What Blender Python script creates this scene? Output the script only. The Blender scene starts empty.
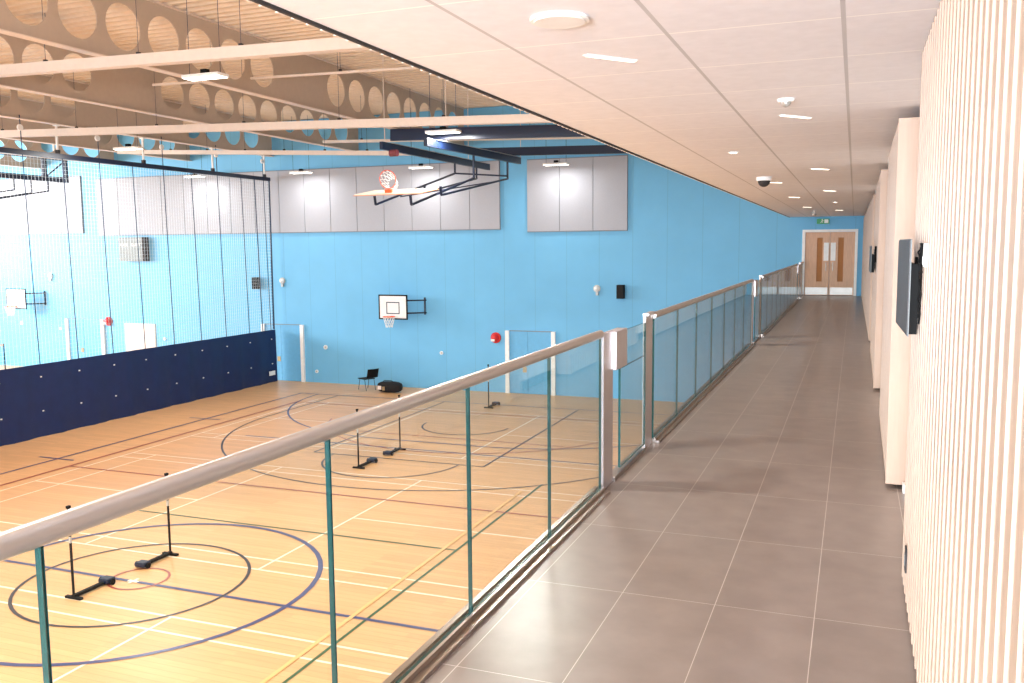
import bpy, bmesh, math, random
from mathutils import Vector, Matrix
random.seed(7)
S = bpy.context.scene
COL = S.collection
PI = math.pi

# ------------------------------------------------------------------ camera
cam_d = bpy.data.cameras.new('camera'); cam = bpy.data.objects.new('camera', cam_d); COL.objects.link(cam)
cam_d.sensor_width = 36.0; cam_d.lens = 886.9/1024*36.0; cam_d.clip_end = 200
YAW, PIT, ROL = -.368, .1063, .0085
_fw = Vector((math.sin(YAW)*math.cos(PIT), math.cos(YAW)*math.cos(PIT), -math.sin(PIT)))
_r = Vector((math.cos(YAW), -math.sin(YAW), 0)); _d = _fw.cross(_r)
_r2 = _r*math.cos(ROL)+_d*math.sin(ROL); _d2 = -_r*math.sin(ROL)+_d*math.cos(ROL)
_m = Matrix((_r2, -_d2, -_fw)).transposed().to_4x4(); _m.translation = Vector((0, 0, 1.65))
cam.matrix_world = _m
S.camera = cam

# ------------------------------------------------------------------ world, exposure, daylight
W = bpy.data.worlds.new('world'); S.world = W; W.use_nodes = True
W.node_tree.nodes['Background'].inputs[0].default_value = (0.85, 0.93, 1.0, 1)
W.node_tree.nodes['Background'].inputs[1].default_value = 1.0
S.view_settings.view_transform = 'Standard'; S.view_settings.look = 'None'
S.view_settings.gamma = 1.0; S.view_settings.exposure = 0.28
S.view_settings.use_curve_mapping = False

def area(name, loc, rot, sx, sy, power, col=(1, 1, 1), spread=PI):
    l = bpy.data.lights.new(name, 'AREA'); l.shape = 'RECTANGLE'; l.size = sx; l.size_y = sy
    l.energy = power; l.color = col; l.spread = spread
    o = bpy.data.objects.new(name, l); o.location = loc; o.rotation_euler = rot; COL.objects.link(o); return o
# windows of the far hall half, window behind the gallery
area('hall_window_light', (-41.5, 18, 2.5), (0, -PI/2, 0), 5, 20, 6000, (.93, .97, 1))
area('hall_near_unseen_light', (-14, -7.8, 3.0), (PI/2, 0, 0), 20, 5, 1000, (1, .97, .94))  # unseen area light at the near end of the hall, lights the end wall
area('gallery_window_light', (-.8, -6.5, 1.2), (PI/2+.38, 0, .06), 2.0, 2.0, 2000, (.86, .92, 1))

for x in (-5.5, -11.0, -16.8, -22.3, -28.0, -33.5):     # bare unseen lights added to light the hall, without lamp bodies
    for y in (-4.5, 4.6): area('unseen_row_light', (x, y, 4.9), (0, 0, 0), .8, .26, 300, (1, .97, .93))
for x in (-5.2, -30.0, -36.0): area('unseen_row_light', (x, 14.1, 4.9), (0, 0, 0), .8, .26, 300, (1, .97, .93))

# ------------------------------------------------------------------ materials
def lin(c):
    return tuple(((v/255)/12.92 if v/255 <= .04045 else ((v/255+.055)/1.055)**2.4) for v in c)
def mat(name, rgb, rough=.5, metal=0, noise=0, nscale=8, stretch=(1, 1, 1), bump=0, emit=None, spec=.5, coat=0):
    m = bpy.data.materials.new(name); m.use_nodes = True; nt = m.node_tree; b = nt.nodes['Principled BSDF']
    c = lin(rgb); b.inputs['Base Color'].default_value = (*c, 1); b.inputs['Roughness'].default_value = rough
    b.inputs['Metallic'].default_value = metal; b.inputs['Specular IOR Level'].default_value = spec
    b.inputs['Coat Weight'].default_value = coat
    g = nt.nodes.new('ShaderNodeNewGeometry'); mp = nt.nodes.new('ShaderNodeMapping'); mp.inputs['Scale'].default_value = stretch
    n = nt.nodes.new('ShaderNodeTexNoise'); n.inputs['Scale'].default_value = nscale; n.inputs['Detail'].default_value = 4
    nt.links.new(g.outputs['Position'], mp.inputs['Vector']); nt.links.new(mp.outputs[0], n.inputs['Vector'])
    nz = noise if noise else .04
    r = nt.nodes.new('ShaderNodeMapRange'); r.inputs['From Min'].default_value = .3; r.inputs['From Max'].default_value = .7
    r.inputs['To Min'].default_value = 1-nz; r.inputs['To Max'].default_value = 1+nz
    nt.links.new(n.outputs['Fac'], r.inputs['Value'])
    mx = nt.nodes.new('ShaderNodeVectorMath'); mx.operation = 'SCALE'; mx.inputs[0].default_value = c
    nt.links.new(r.outputs[0], mx.inputs['Scale']); nt.links.new(mx.outputs[0], b.inputs['Base Color'])
    if bump:
        bp = nt.nodes.new('ShaderNodeBump'); bp.inputs['Strength'].default_value = bump; bp.inputs['Distance'].default_value = .01
        nt.links.new(n.outputs['Fac'], bp.inputs['Height']); nt.links.new(bp.outputs[0], b.inputs['Normal'])
    if emit:
        b.inputs['Emission Color'].default_value = (*lin(rgb), 1); b.inputs['Emission Strength'].default_value = emit
    return m

def grid_mat(name, rgb, grout, px, py, ox, oy, wx, wy, rough, noise=.06, nscale=6, varia=.03, gx=None):
    """tiles laid in world X/Y with thin joint lines"""
    m = mat(name, rgb, rough, noise=noise, nscale=nscale); nt = m.node_tree; b = nt.nodes['Principled BSDF']
    src = b.inputs['Base Color'].links[0].from_socket
    g = nt.nodes.new('ShaderNodeNewGeometry'); sp = nt.nodes.new('ShaderNodeSeparateXYZ'); nt.links.new(g.outputs['Position'], sp.inputs[0])
    def M(op, a, b_=None, c_=None):
        n = nt.nodes.new('ShaderNodeMath'); n.operation = op
        for i, v in enumerate((a, b_, c_)):
            if v is None: continue
            if isinstance(v, (int, float)): n.inputs[i].default_value = v
            else: nt.links.new(v, n.inputs[i])
        return n.outputs[0]
    def line(s, p, o, w):
        u = M('DIVIDE', M('SUBTRACT', s, o), p); f = M('FRACT', u)
        dd = M('MINIMUM', f, M('SUBTRACT', 1.0, f)); return M('LESS_THAN', M('MULTIPLY', dd, p), w), M('FLOOR', u)
    lx, ix = line(sp.outputs[0], px, ox, wx); ly, iy = line(sp.outputs[1], py, oy, wy)
    wn = nt.nodes.new('ShaderNodeTexWhiteNoise'); wn.noise_dimensions = '2D'
    cb = nt.nodes.new('ShaderNodeCombineXYZ'); nt.links.new(ix, cb.inputs[0]); nt.links.new(iy, cb.inputs[1]); nt.links.new(cb.outputs[0], wn.inputs['Vector'])
    k = M('ADD', M('MULTIPLY', wn.outputs['Value'], varia*2), 1-varia)
    sc = nt.nodes.new('ShaderNodeVectorMath'); sc.operation = 'SCALE'; nt.links.new(src, sc.inputs[0]); nt.links.new(k, sc.inputs['Scale'])
    mx = nt.nodes.new('ShaderNodeMix'); mx.data_type = 'RGBA'
    nt.links.new(ly, mx.inputs['Factor']); nt.links.new(sc.outputs[0], mx.inputs['A']); mx.inputs['B'].default_value = (*lin(grout), 1)
    mx2 = nt.nodes.new('ShaderNodeMix'); mx2.data_type = 'RGBA'
    nt.links.new(lx, mx2.inputs['Factor']); nt.links.new(mx.outputs['Result'], mx2.inputs['A']); mx2.inputs['B'].default_value = (*lin(gx or grout), 1)
    nt.links.new(mx2.outputs['Result'], b.inputs['Base Color'])
    return m

M_tile = grid_mat('gallery_tile', (136, 123, 116), (200, 190, 182), .4345, .959, -.988, 3.05, .0016, .0016, .30, .10, 5, .035)
M_ceil = grid_mat('ceiling_tile', (234, 234, 240), (255, 255, 255), .695, .7775, -.069, 3.817, .009, .006, .8, .03, 14, .012, gx=(196, 196, 200))
M_court = grid_mat('court_board', (216, 168, 118), (196, 146, 98), 1.9, .13, 0, 0, .0, .004, .36, .05, 3, .07); M_court.node_tree.nodes['Principled BSDF'].inputs['Specular IOR Level'].default_value = .35
_n = [n for n in M_court.node_tree.nodes if n.type == 'MAPPING'][0]; _n.inputs['Scale'].default_value = (.6, 6, 1)
M_blue = mat('blue_wall', (110, 182, 224), .6, noise=.03, nscale=1.2)
def joints(m, p, w, dark):
    nt = m.node_tree; b = nt.nodes['Principled BSDF']; src = b.inputs['Base Color'].links[0].from_socket
    g = nt.nodes.new('ShaderNodeNewGeometry'); sp = nt.nodes.new('ShaderNodeSeparateXYZ'); nt.links.new(g.outputs['Position'], sp.inputs[0])
    a = nt.nodes.new('ShaderNodeMath'); a.operation = 'PINGPONG'; nt.links.new(sp.outputs[0], a.inputs[0]); a.inputs[1].default_value = p/2
    l = nt.nodes.new('ShaderNodeMath'); l.operation = 'LESS_THAN'; nt.links.new(a.outputs[0], l.inputs[0]); l.inputs[1].default_value = w
    k = nt.nodes.new('ShaderNodeMapRange'); k.inputs['To Min'].default_value = 1; k.inputs['To Max'].default_value = dark; nt.links.new(l.outputs[0], k.inputs['Value'])
    sc = nt.nodes.new('ShaderNodeVectorMath'); sc.operation = 'SCALE'; nt.links.new(src, sc.inputs[0]); nt.links.new(k.outputs[0], sc.inputs['Scale'])
    nt.links.new(sc.outputs[0], b.inputs['Base Color'])
joints(M_blue, 1.2, .012, .86)
M_panel = mat('white_acoustic', (172, 175, 184), .85, noise=.03, nscale=30)
M_panel_edge = mat('grey_panel_edge', (128, 134, 142), .6)
M_cream = mat('cream_steel', (222, 208, 196), .5, noise=.03)
M_web_shaded = mat('cream_web_shaded', (186, 168, 150), .6, noise=.03)  # same cream paint as the flanges, with the webs' shade put into the colour
M_deck = mat('deck_steel', (226, 210, 190), .5, noise=.04)
M_wood = mat('pale_timber', (186, 160, 140), .42, noise=.10, nscale=10, stretch=(6, 6, .5))
M_wood2 = mat('slat_backing_timber', (112, 80, 64), .55, noise=.10, nscale=10, stretch=(6, 6, .5))
M_board = mat('pink_white_board', (236, 218, 208), .5, noise=.02)
M_endb = mat('end_board_timber', (186, 158, 138), .5, noise=.04, nscale=8, stretch=(6, 6, .5))
M_door = mat('oak_door', (205, 158, 122), .4, noise=.10, nscale=6, stretch=(8, 8, .6))
M_steel = mat('brushed_steel', (176, 166, 158), .28, metal=1, noise=.04, nscale=40, stretch=(1, .05, 1))
M_rail = mat('satin_handrail', (196, 192, 188), .3, metal=.75, noise=.03, nscale=30, stretch=(1, .05, 1))
M_post = mat('post_steel', (196, 190, 192), .35, metal=.75, noise=.03)
M_alu = mat('aluminium', (190, 188, 184), .4, metal=.6)
M_edge = mat('glass_edge', (30, 74, 74), .15, noise=.05)
M_navy = mat('navy_steel', (8, 22, 50), .4)
M_vinyl = mat('navy_vinyl', (8, 34, 82), .55, noise=.12, nscale=3)
M_net = mat('white_netting', (226, 238, 246), .8)
M_cord = mat('dark_cord', (38, 58, 84), .7)
M_white = mat('white_paint', (240, 240, 238), .5)
M_black = mat('black_plastic', (12, 12, 13), .75, spec=.25)
M_dark = mat('dark_recess', (52, 48, 48), .8)
M_screen = mat('screen_glass', (60, 57, 59), .5)
M_red = mat('red_plastic', (206, 34, 30), .4)
M_orange = mat('orange_steel', (236, 92, 40), .4)
M_grey = mat('scoreboard_grey', (112, 118, 118), .5)
M_green = mat('exit_green', (0, 122, 62), .4, emit=.25)
M_lamp = mat('lamp_panel', (255, 250, 238), .5, emit=5.0)
M_slot = mat('slot_lamp', (255, 244, 226), .5, emit=3.0)
M_fabric = mat('black_fabric', (22, 22, 24), .9, noise=.2, nscale=12)
M_bulk = mat('bulkhead_tan', (214, 190, 164), .7, noise=.03)
M_wallneutral = mat('offwhite_wall', (225, 214, 204), .7, noise=.02)
M_vis = mat('amber_glass', (176, 122, 80), .7, spec=.1)
M_brass = mat('handle_plate', (186, 164, 128), .35, metal=.7)
def line_mat(n, c): return mat('line_'+n, c, .3, noise=.03)
L_white = line_mat('white', (250, 232, 206)); L_blue = line_mat('blue', (66, 70, 112)); L_green = line_mat('green', (56, 92, 54))
L_red = line_mat('red', (160, 74, 62)); L_black = line_mat('black', (52, 44, 48)); L_yel = line_mat('yellow', (232, 182, 116))

def glass_mat(name, tint, ior=1.5):
    m = bpy.data.materials.new(name); m.use_nodes = True; nt = m.node_tree; nt.nodes.clear()
    o = nt.nodes.new('ShaderNodeOutputMaterial'); t = nt.nodes.new('ShaderNodeBsdfTransparent'); t.inputs[0].default_value = (*tint, 1)
    gl = nt.nodes.new('ShaderNodeBsdfGlossy'); gl.inputs['Roughness'].default_value = .01
    f = nt.nodes.new('ShaderNodeFresnel'); gg = nt.nodes.new('ShaderNodeNewGeometry'); mr = nt.nodes.new('ShaderNodeMapRange')
    mr.inputs['To Min'].default_value = ior; mr.inputs['To Max'].default_value = 1/ior
    nt.links.new(gg.outputs['Backfacing'], mr.inputs['Value']); nt.links.new(mr.outputs[0], f.inputs[0]); mx = nt.nodes.new('ShaderNodeMixShader')
    n = nt.nodes.new('ShaderNodeTexNoise'); n.inputs['Scale'].default_value = 1.0
    bp = nt.nodes.new('ShaderNodeBump'); bp.inputs['Strength'].default_value = .01; nt.links.new(n.outputs['Fac'], bp.inputs['Height']); nt.links.new(bp.outputs[0], gl.inputs['Normal'])
    nt.links.new(f.outputs[0], mx.inputs[0]); nt.links.new(t.outputs[0], mx.inputs[1]); nt.links.new(gl.outputs[0], mx.inputs[2]); nt.links.new(mx.outputs[0], o.inputs[0])
    return m
M_glass = glass_mat('balustrade_glass', (.955, .985, .97), 1.25)
M_clear = glass_mat('clear_acrylic', (.93, .93, .93), 1.4)

# ------------------------------------------------------------------ mesh helpers
class MB:
    def __init__(s): s.v = []; s.f = []; s.mi = []
    def add(s, vs, fs, mi=0):
        b = len(s.v); s.v += [tuple(v) for v in vs]; s.f += [tuple(b+i for i in f) for f in fs]
        s.mi += (mi if isinstance(mi, list) else [mi]*len(fs)); return s
    def box(s, x0, x1, y0, y1, z0, z1, mi=0):
        vs = [(x, y, z) for z in (z0, z1) for y in (y0, y1) for x in (x0, x1)]
        fs = [(0, 2, 3, 1), (4, 5, 7, 6), (0, 1, 5, 4), (2, 6, 7, 3), (0, 4, 6, 2), (1, 3, 7, 5)]
        return s.add(vs, fs, mi)
    def beam(s, a, b, w, h, mi=0, up=(0, 0, 1)):
        a = Vector(a); b = Vector(b); d = (b-a).normalized(); u = Vector(up)
        if abs(d.dot(u)) > .95: u = Vector((1, 0, 0))
        sx = d.cross(u).normalized()*w/2; su = sx.cross(d).normalized()*h/2
        vs = []
        for p in (a, b):
            for i, j in ((-1, -1), (1, -1), (1, 1), (-1, 1)): vs.append(p+sx*i+su*j)
        return s.add(vs, [(0, 1, 2, 3), (7, 6, 5, 4), (0, 4, 5, 1), (1, 5, 6, 2), (2, 6, 7, 3), (3, 7, 4, 0)], mi)
    def tube(s, pts, r, n=8, mi=0, cap=True):
        pts = [Vector(p) for p in pts]; rings = []; vs = []; fs = []
        for k, p in enumerate(pts):
            d = (pts[min(k+1, len(pts)-1)]-pts[max(k-1, 0)]).normalized()
            u = Vector((0, 0, 1)) if abs(d.z) < .9 else Vector((1, 0, 0))
            a = d.cross(u).normalized(); b2 = a.cross(d)
            for i in range(n):
                t = 2*PI*i/n; vs.append(p+(a*math.cos(t)+b2*math.sin(t))*r)
        for k in range(len(pts)-1):
            for i in range(n):
                j = (i+1) % n; fs.append((k*n+i, k*n+j, (k+1)*n+j, (k+1)*n+i))
        if cap: fs += [tuple(range(n))[::-1], tuple((len(pts)-1)*n+i for i in range(n))]
        return s.add(vs, fs, mi)
    def disc(s, c, r, h, n=24, axis='z', mi=0, r2=None):
        r2 = r if r2 is None else r2; vs = []
        for k, rr in ((0, r), (1, r2)):
            for i in range(n):
                t = 2*PI*i/n; a, b = rr*math.cos(t), rr*math.sin(t)
                o = {'z': (a, b, k*h), 'y': (a, k*h, b), 'x': (k*h, a, b)}[axis]
                vs.append((c[0]+o[0], c[1]+o[1], c[2]+o[2]))
        fs = [tuple(range(n)), tuple(range(n, 2*n))[::-1]]+[(i, (i+1) % n, n+(i+1) % n, n+i) for i in range(n)]
        return s.add(vs, fs, mi)
    def dome(s, c, r, n=16, m=5, axis=(0, 0, -1), sq=1.0):
        a = Vector(axis).normalized(); u = a.orthogonal().normalized(); w = a.cross(u); c = Vector(c); vs = []; fs = []
        for k in range(m):
            ph = PI/2*k/m
            for i in range(n):
                t = 2*PI*i/n; vs.append(c+(u*math.cos(t)+w*math.sin(t))*r*math.cos(ph)+a*r*sq*math.sin(ph))
        vs.append(c+a*r*sq)
        for k in range(m-1):
            for i in range(n): fs.append((k*n+i, k*n+(i+1) % n, (k+1)*n+(i+1) % n, (k+1)*n+i))
        for i in range(n): fs.append(((m-1)*n+i, (m-1)*n+(i+1) % n, m*n))
        fs.append(tuple(range(n))[::-1]); return s.add(vs, fs)
    def build(s, name, mats, parent=None, smooth=False, bevel=0):
        me = bpy.data.meshes.new(name); me.from_pydata(s.v, [], s.f); 
        mats = mats if isinstance(mats, (list, tuple)) else [mats]
        for m in mats: me.materials.append(m)
        me.polygons.foreach_set('material_index', s.mi)
        bm = bmesh.new(); bm.from_mesh(me); bmesh.ops.recalc_face_normals(bm, faces=bm.faces)
        bm.to_mesh(me); bm.free(); me.update()
        if smooth: me.shade_smooth()
        o = bpy.data.objects.new(name, me); COL.objects.link(o)
        if smooth:
            md = o.modifiers.new('wn', 'EDGE_SPLIT'); md.split_angle = math.radians(40)
        if bevel:
            md = o.modifiers.new('bevel', 'BEVEL'); md.width = bevel; md.segments = 2; md.limit_method = 'ANGLE'
        if parent is not None:
            o.parent = parent; o.matrix_parent_inverse = Matrix.Translation(-parent.location)
            # bake the inverse into the mesh so that a child sits at its parent's base
            o.matrix_parent_inverse = Matrix.Identity(4)
            if parent.type == 'EMPTY': me.transform(Matrix.Translation(-parent.location))
            elif parent.parent is not None: me.transform(Matrix.Translation(-parent.parent.location))
        return o
def thing(name, loc, label, cat, group=None):
    o = bpy.data.objects.new(name, None); o.location = loc; o.empty_display_size = .1; COL.objects.link(o)
    o['label'] = label; o['category'] = cat
    if group: o['group'] = group
    return o
def tag(o, label, cat, group=None):
    o['label'] = label; o['category'] = cat
    if group: o['group'] = group
    return o
def struct(o): o['kind'] = 'structure'; return o
def dup(root, loc, label=None):
    r = root.copy(); COL.objects.link(r); r.location = loc
    if label: r['label'] = label
    for ch in list(root.children):
        c = ch.copy(); COL.objects.link(c); c.parent = r
        for g in list(ch.children):
            d = g.copy(); COL.objects.link(d); d.parent = c
    return r
ZF = -3.75; ZC = 2.533; ZD = 6.7; YE = 30.4; XL = -42.0; YB = -8.7

# ------------------------------------------------------------------ setting
floor = struct(MB().box(XL, -.8, YB, YE, ZF-.2, ZF).build('floor_hall', M_court))
struct(MB().box(-1.58, .75, -7.5, YE, -.3, 0).build('floor_gallery', M_tile))
struct(MB().box(-1.603, -1.5805, -7.5, YE, -.42, .0).build('trim_1', M_white))
# end wall with an opening for the corridor doors
b = MB(); b.box(XL, -1.60, YE, YE+.25, ZF, ZD); b.box(-1.60, .08, YE, YE+.25, 2.12, ZD); b.box(.08, .75, YE, YE+.25, 0, ZD)
b.box(-1.60, .08, YE, YE+.25, ZF, 0)
struct(b.build('wall_back', M_blue))
struct(MB().box(XL-.2, XL, YB, YE, ZF, ZD).build('wall_left', M_blue))
struct(MB().box(XL, -1.95, YB-.2, YB, ZF, ZD).build('wall_front', M_blue))
struct(MB().box(-.8, -.6, YB, YE, ZF, -.3).build('wall_under_gallery', M_blue))
struct(MB().box(-2.0, .75, -7.5, YE, ZC, ZC+.15).build('ceiling_gallery', M_ceil))
struct(MB().box(-1.98, -1.8, YB, YE, ZC+.152, ZD).build('wall_right_upper', M_bulk))
struct(MB().box(-2.018, -2.002, -7.5, YE, ZC-.012, ZC+.16).build('trim_2', M_dark))
b = MB(); y = -1.0
while y < YE-.2:
    b.box(-2.06, -2.0185, y, y+.05, ZC+.0, ZC+.02); y += .10
b.box(-2.045, -2.0185, -1, YE-.01, ZC+.021, ZC+.06)
struct(b.build('trim_3', M_cream))
struct(MB().box(.46, .75, -7.5, YE, 0, ZC).build('wall_right', M_wallneutral))
struct(MB().box(.43, .46, -.5, YE, 0, .1).build('baseboard_right', M_dark))
# profiled steel deck, ribs running across the hall
b = MB(); prof = []; y = YB
while y < YE:
    prof += [(y, ZD), (y+.03, ZD+.06), (y+.17, ZD+.06), (y+.2, ZD)] ; y += .30
prof.append((YE, ZD))
n = len(prof); vs = [(XL, p[0], p[1]) for p in prof]+[(-1.8, p[0], p[1]) for p in prof]+[(XL, p[0], ZD+.15) for p in prof]+[(-1.8, p[0], ZD+.15) for p in prof]
fs = []
for i in range(n-1): fs += [(i, i+1, n+i+1, n+i), (2*n+i, 3*n+i, 3*n+i+1, 2*n+i+1)]
struct(b.add(vs, fs).build('ceiling_hall', M_deck))

# ------------------------------------------------------------------ court markings (painted on the floor: children of the floor)
def strip(pts, w, m, z, closed=False):
    b = MB(); vs = []; fs = []; n = len(pts)
    for i, p in enumerate(pts):
        if closed: a, c = pts[i-1], pts[(i+1) % n]
        else: a, c = pts[max(i-1, 0)], pts[min(i+1, n-1)]
        d = Vector((c[0]-a[0], c[1]-a[1])).normalized(); nx, ny = -d.y*w/2, d.x*w/2
        vs += [(p[0]+nx, p[1]+ny, z), (p[0]-nx, p[1]-ny, z)]
    for i in range(n if closed else n-1):
        j = (i+1) % n; fs.append((2*i, 2*i+1, 2*j+1, 2*j))
    o = b.add(vs, fs).build('court_marking', m, floor); o.parent = floor
    return o
def arc(cx, cy, r, a0, a1, n=48): return [(cx+r*math.cos(math.radians(a0+(a1-a0)*i/n)), cy+r*math.sin(math.radians(a0+(a1-a0)*i/n))) for i in range(n+1)]
CX = -10.87
zz = [ZF+.0015]
def mk(p, w, m, c=False):
    zz[0] += .00012; strip(p, w, m, zz[0], c)
def X(y, x0, x1, m, w=.05): mk([(x0, y), (x1, y)], w, m)
def Y(x, y0, y1, m, w=.05): mk([(x, y0), (x, y1)], w, m)
for s in (-1, 1):
    Y(CX+s*1.0 if False else -11.2+s*6.7+.0, YB+1, 27, L_white, .045)
for x in (-17.9, -17.1, -5.3, -4.5): pass
for (y0, y1) in ((3.85, 9.95), (12.0, 18.1), (20.35, 26.45)):
    for yy in (y0, y0+.46, y1-.46, y1): X(yy, -17.9, -4.5, L_white, .045)
    for x in (-17.1, -13.13, -9.27, -5.26): Y(x, y0, y1, L_white, .045)
    for x0, x1 in ((-17.9, -13.13), (-9.27, -4.5)): X((y0+y1)/2, x0, x1, L_white, .045)
Y(-6.5, -6, 18.7, L_green, .05); X(14.0, -15.2, -6.5, L_green)
X(7.2, -15.2, -6.5, L_green)
mk(arc(CX, 23.75, 6.75, 180, 360), .05, L_black); Y(CX-6.75, 23.75, 27.8, L_black); Y(CX+6.75, 23.75, 27.8, L_black)
mk(arc(CX, 19.7, 1.8, 180, 360), .05, L_black); X(19.75, -13.3, -8.4, L_black); Y(-13.3, 19.75, 27.8, L_black); Y(-8.4, 19.75, 27.8, L_black)
mk(arc(CX, 24.3, 1.35, 180, 360), .05, L_black)
mk(arc(-12.4, 27.9, 6.1, 90+90, 270), .055, L_blue); mk(arc(-9.4, 27.9, 6.1, 270, 360), .06, L_blue); X(21.8, -12.4, -9.4, L_blue, .06)
X(20.9, -16.4, -5.3, L_blue, .055)
X(27.9, -19.25, -2.4, L_blue, .06); Y(-19.25, -6, 27.9, L_blue, .07); X(-6, -19.25, -2.4, L_blue, .06); Y(-2.5, -6, 27.9, L_blue, .06)
X(10.85, -19.25, -2.5, L_blue, .075)
mk(arc(CX, 10.9, 2.98, 0, 360)[:-1], .085, L_blue, True); mk(arc(CX, 10.9, 1.8, 0, 360)[:-1], .055, L_black, True)
mk(arc(CX, 10.98, .47, 0, 360, 32)[:-1], .04, L_red, True)
Y(-18.3, -5, 26.3, L_red, .07); X(26.2, -18.3, -3.4, L_red, .05); X(16.4, -18.3, -3.4, L_red, .05); Y(-3.4, -5, 26.2, L_red, .05)
X(22.5, -14.5, -7.2, L_red, .045); mk(arc(-10.8, 25.6, 4.9, 200, 340), .045, L_red)
X(16.9, -19.9, -18.7, L_blue, .07); X(22.6, -19.9, -18.7, L_blue, .07)
Y(-6.75, 8.0, 18.0, L_yel, .07); Y(-5.0, 6.0, 17, L_yel, .07)
mk([(-10.97, 10.85), (-10.77, 10.85)], .08, L_white); mk([(-10.87, 10.75), (-10.87, 10.97)], .05, L_white)

# ------------------------------------------------------------------ cellular roof beams along the hall
def cell_beam(x, gaps, label, y1st=11.85):
    t = thing('cellular_beam', (x, 0, 5.35), label, 'roof beam', 'cellular roof beams')
    zb, zt, zc, r, p = 5.35, ZD-.005, 6.01, .45, 1.10
    b = MB(); th = .02; y0, y1 = YB+.01, YE-.01
    ys = []; y = y0+.3
    k = 0
    yy = 12.54-.0+((x+14.2)*.0)
    off = (y1st % p)
    y = y0+((off-y0) % p)
    cells = []
    while y < y1-.56:
        cells.append(y); y += p
    edges = [y0]
    # outline each cell square and fill between square and circle
    segs = 24; prev = y0; vs = []; fs = []
    def quad(ya, yb, za, zb2):
        for xx in (-th/2, th/2):
            i = len(vs); vs.extend([(x+xx, ya, za), (x+xx, yb, za), (x+xx, yb, zb2), (x+xx, ya, zb2)]); fs.append((i, i+1, i+2, i+3))
    for c in cells:
        a, bb = c-p/2, c+p/2
        if a > prev: quad(prev, a, zb, zt)
        prev = bb
        if any(g0 < c < g1 for g0, g1 in gaps) or bb > y1: 
            quad(a, min(bb, y1), zb, zt); prev = min(bb, y1); continue
        ring = []
        for i in range(segs):
            t_ = 2*PI*(i+.5)/segs; cy, cz = math.cos(t_), math.sin(t_)
            # outer square point
            sx = (p/2)/max(abs(cy), 1e-6); up = (zt-zc) if cz > 0 else (zc-zb); sz = up/max(abs(cz), 1e-6); q = min(sx, sz)
            ring.append(((c+r*cy, zc+r*cz), (c+q*cy, zc+q*cz)))
        for xx in (-th/2, th/2):
            i0 = len(vs)
            for inn, out in ring: vs.extend([(x+xx, inn[0], inn[1]), (x+xx, out[0], out[1])])
            for i in range(segs):
                j = (i+1) % segs; fs.append((i0+2*i, i0+2*j, i0+2*j+1, i0+2*i+1))
            for cyy, czz in ((a, zb), (bb, zb), (bb, zt), (a, zt)):   # corners
                best = sorted(range(segs), key=lambda i: (ring[i][1][0]-cyy)**2+(ring[i][1][1]-czz)**2)[:2]
                i = len(vs); vs.append((x+xx, cyy, czz)); fs.append((i0+2*best[0]+1, i0+2*best[1]+1, i))
        i0 = len(vs)
        for inn, out in ring: vs.extend([(x-th/2, inn[0], inn[1]), (x+th/2, inn[0], inn[1])])
        for i in range(segs):
            j = (i+1) % segs; fs.append((i0+2*i, i0+2*j, i0+2*j+1, i0+2*i+1))
    if prev < y1: quad(prev, y1, zb, zt)
    b.add(vs, fs); b.build('web', M_web_shaded, t)
    MB().box(x-.11, x+.11, y0, y1, zb-.02, zb).build('bottom_flange', M_cream, t)
    MB().box(x-.11, x+.11, y0, y1, zt-.02, zt).build('top_flange', M_cream, t)
ordn = ['first', 'second', 'third', 'fourth', 'fifth', 'sixth']
for i, (x, g, yo) in enumerate(((-13.55, [(18.8, 21.0), (5, 8)], 11.85), (-18.0, [(17.6, 19.7), (5, 8)], 11.57), (-22.0, [(21, 25)], 11.5), (-26.1, [(21, 25)], 11.5), (-30.2, [(19, 22)], 11.6), (-34.4, [(19, 22)], 11.6))):
    cell_beam(x, g, 'cream cellular roof beam with round holes, %s one out from the gallery' % ordn[i], yo)

# cross members under the beams, wires and pipes
def member(a, b_, w, label, nclamp=4, name='roof_cross_member'):
    t = thing(name, a, label, 'cross member', 'members across the hall under the roof beams')
    MB().beam(a, b_, w, w*1.0).build('tube', M_cream, t)
    a = Vector(a); b_ = Vector(b_)
    for k in range(nclamp):
        p = a+(b_-a)*((k+.5)/nclamp)
        MB().tube([p+Vector((0, 0, w/2)), p+Vector((0, 0, ZD-p.z))], .006, 4).build('hanger', M_cord, t)
        MB().box(p.x-.03, p.x+.03, p.y-.03, p.y+.03, p.z+w/2, p.z+w/2+.05).build('clamp', M_dark, t)
member((-22, 12.8, 5.225), (-2.05, 12.8, 4.80), .19, 'thick cream cross member under the roof beams nearest the camera', 9)
member((-28.0, 19.6, 5.24), (-2.05, 19.6, 4.42), .19, 'cream cross member under the roof beams at the middle of the hall', 9)
member((-25.5, 25.9, 5.26), (-12.6, 25.9, 4.63), .14, 'cream cross member under the roof beams close to the blue end wall', 8)
member((-17.0, 26.4, 5.26), (-2.05, 26.4, 4.74), .09, 'thin white pipe across the hall just above the blue hoist beams', 5)
member((-16.5, 18, 5.75), (-2.05, 18, 5.45), .05, 'thin cream conduit hung under the roof deck near the gallery', 4)
member((-20, 10.6, 5.85), (-2.05, 10.6, 5.75), .12, 'cream cable tray hung across the top left of the hall', 5)

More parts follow.
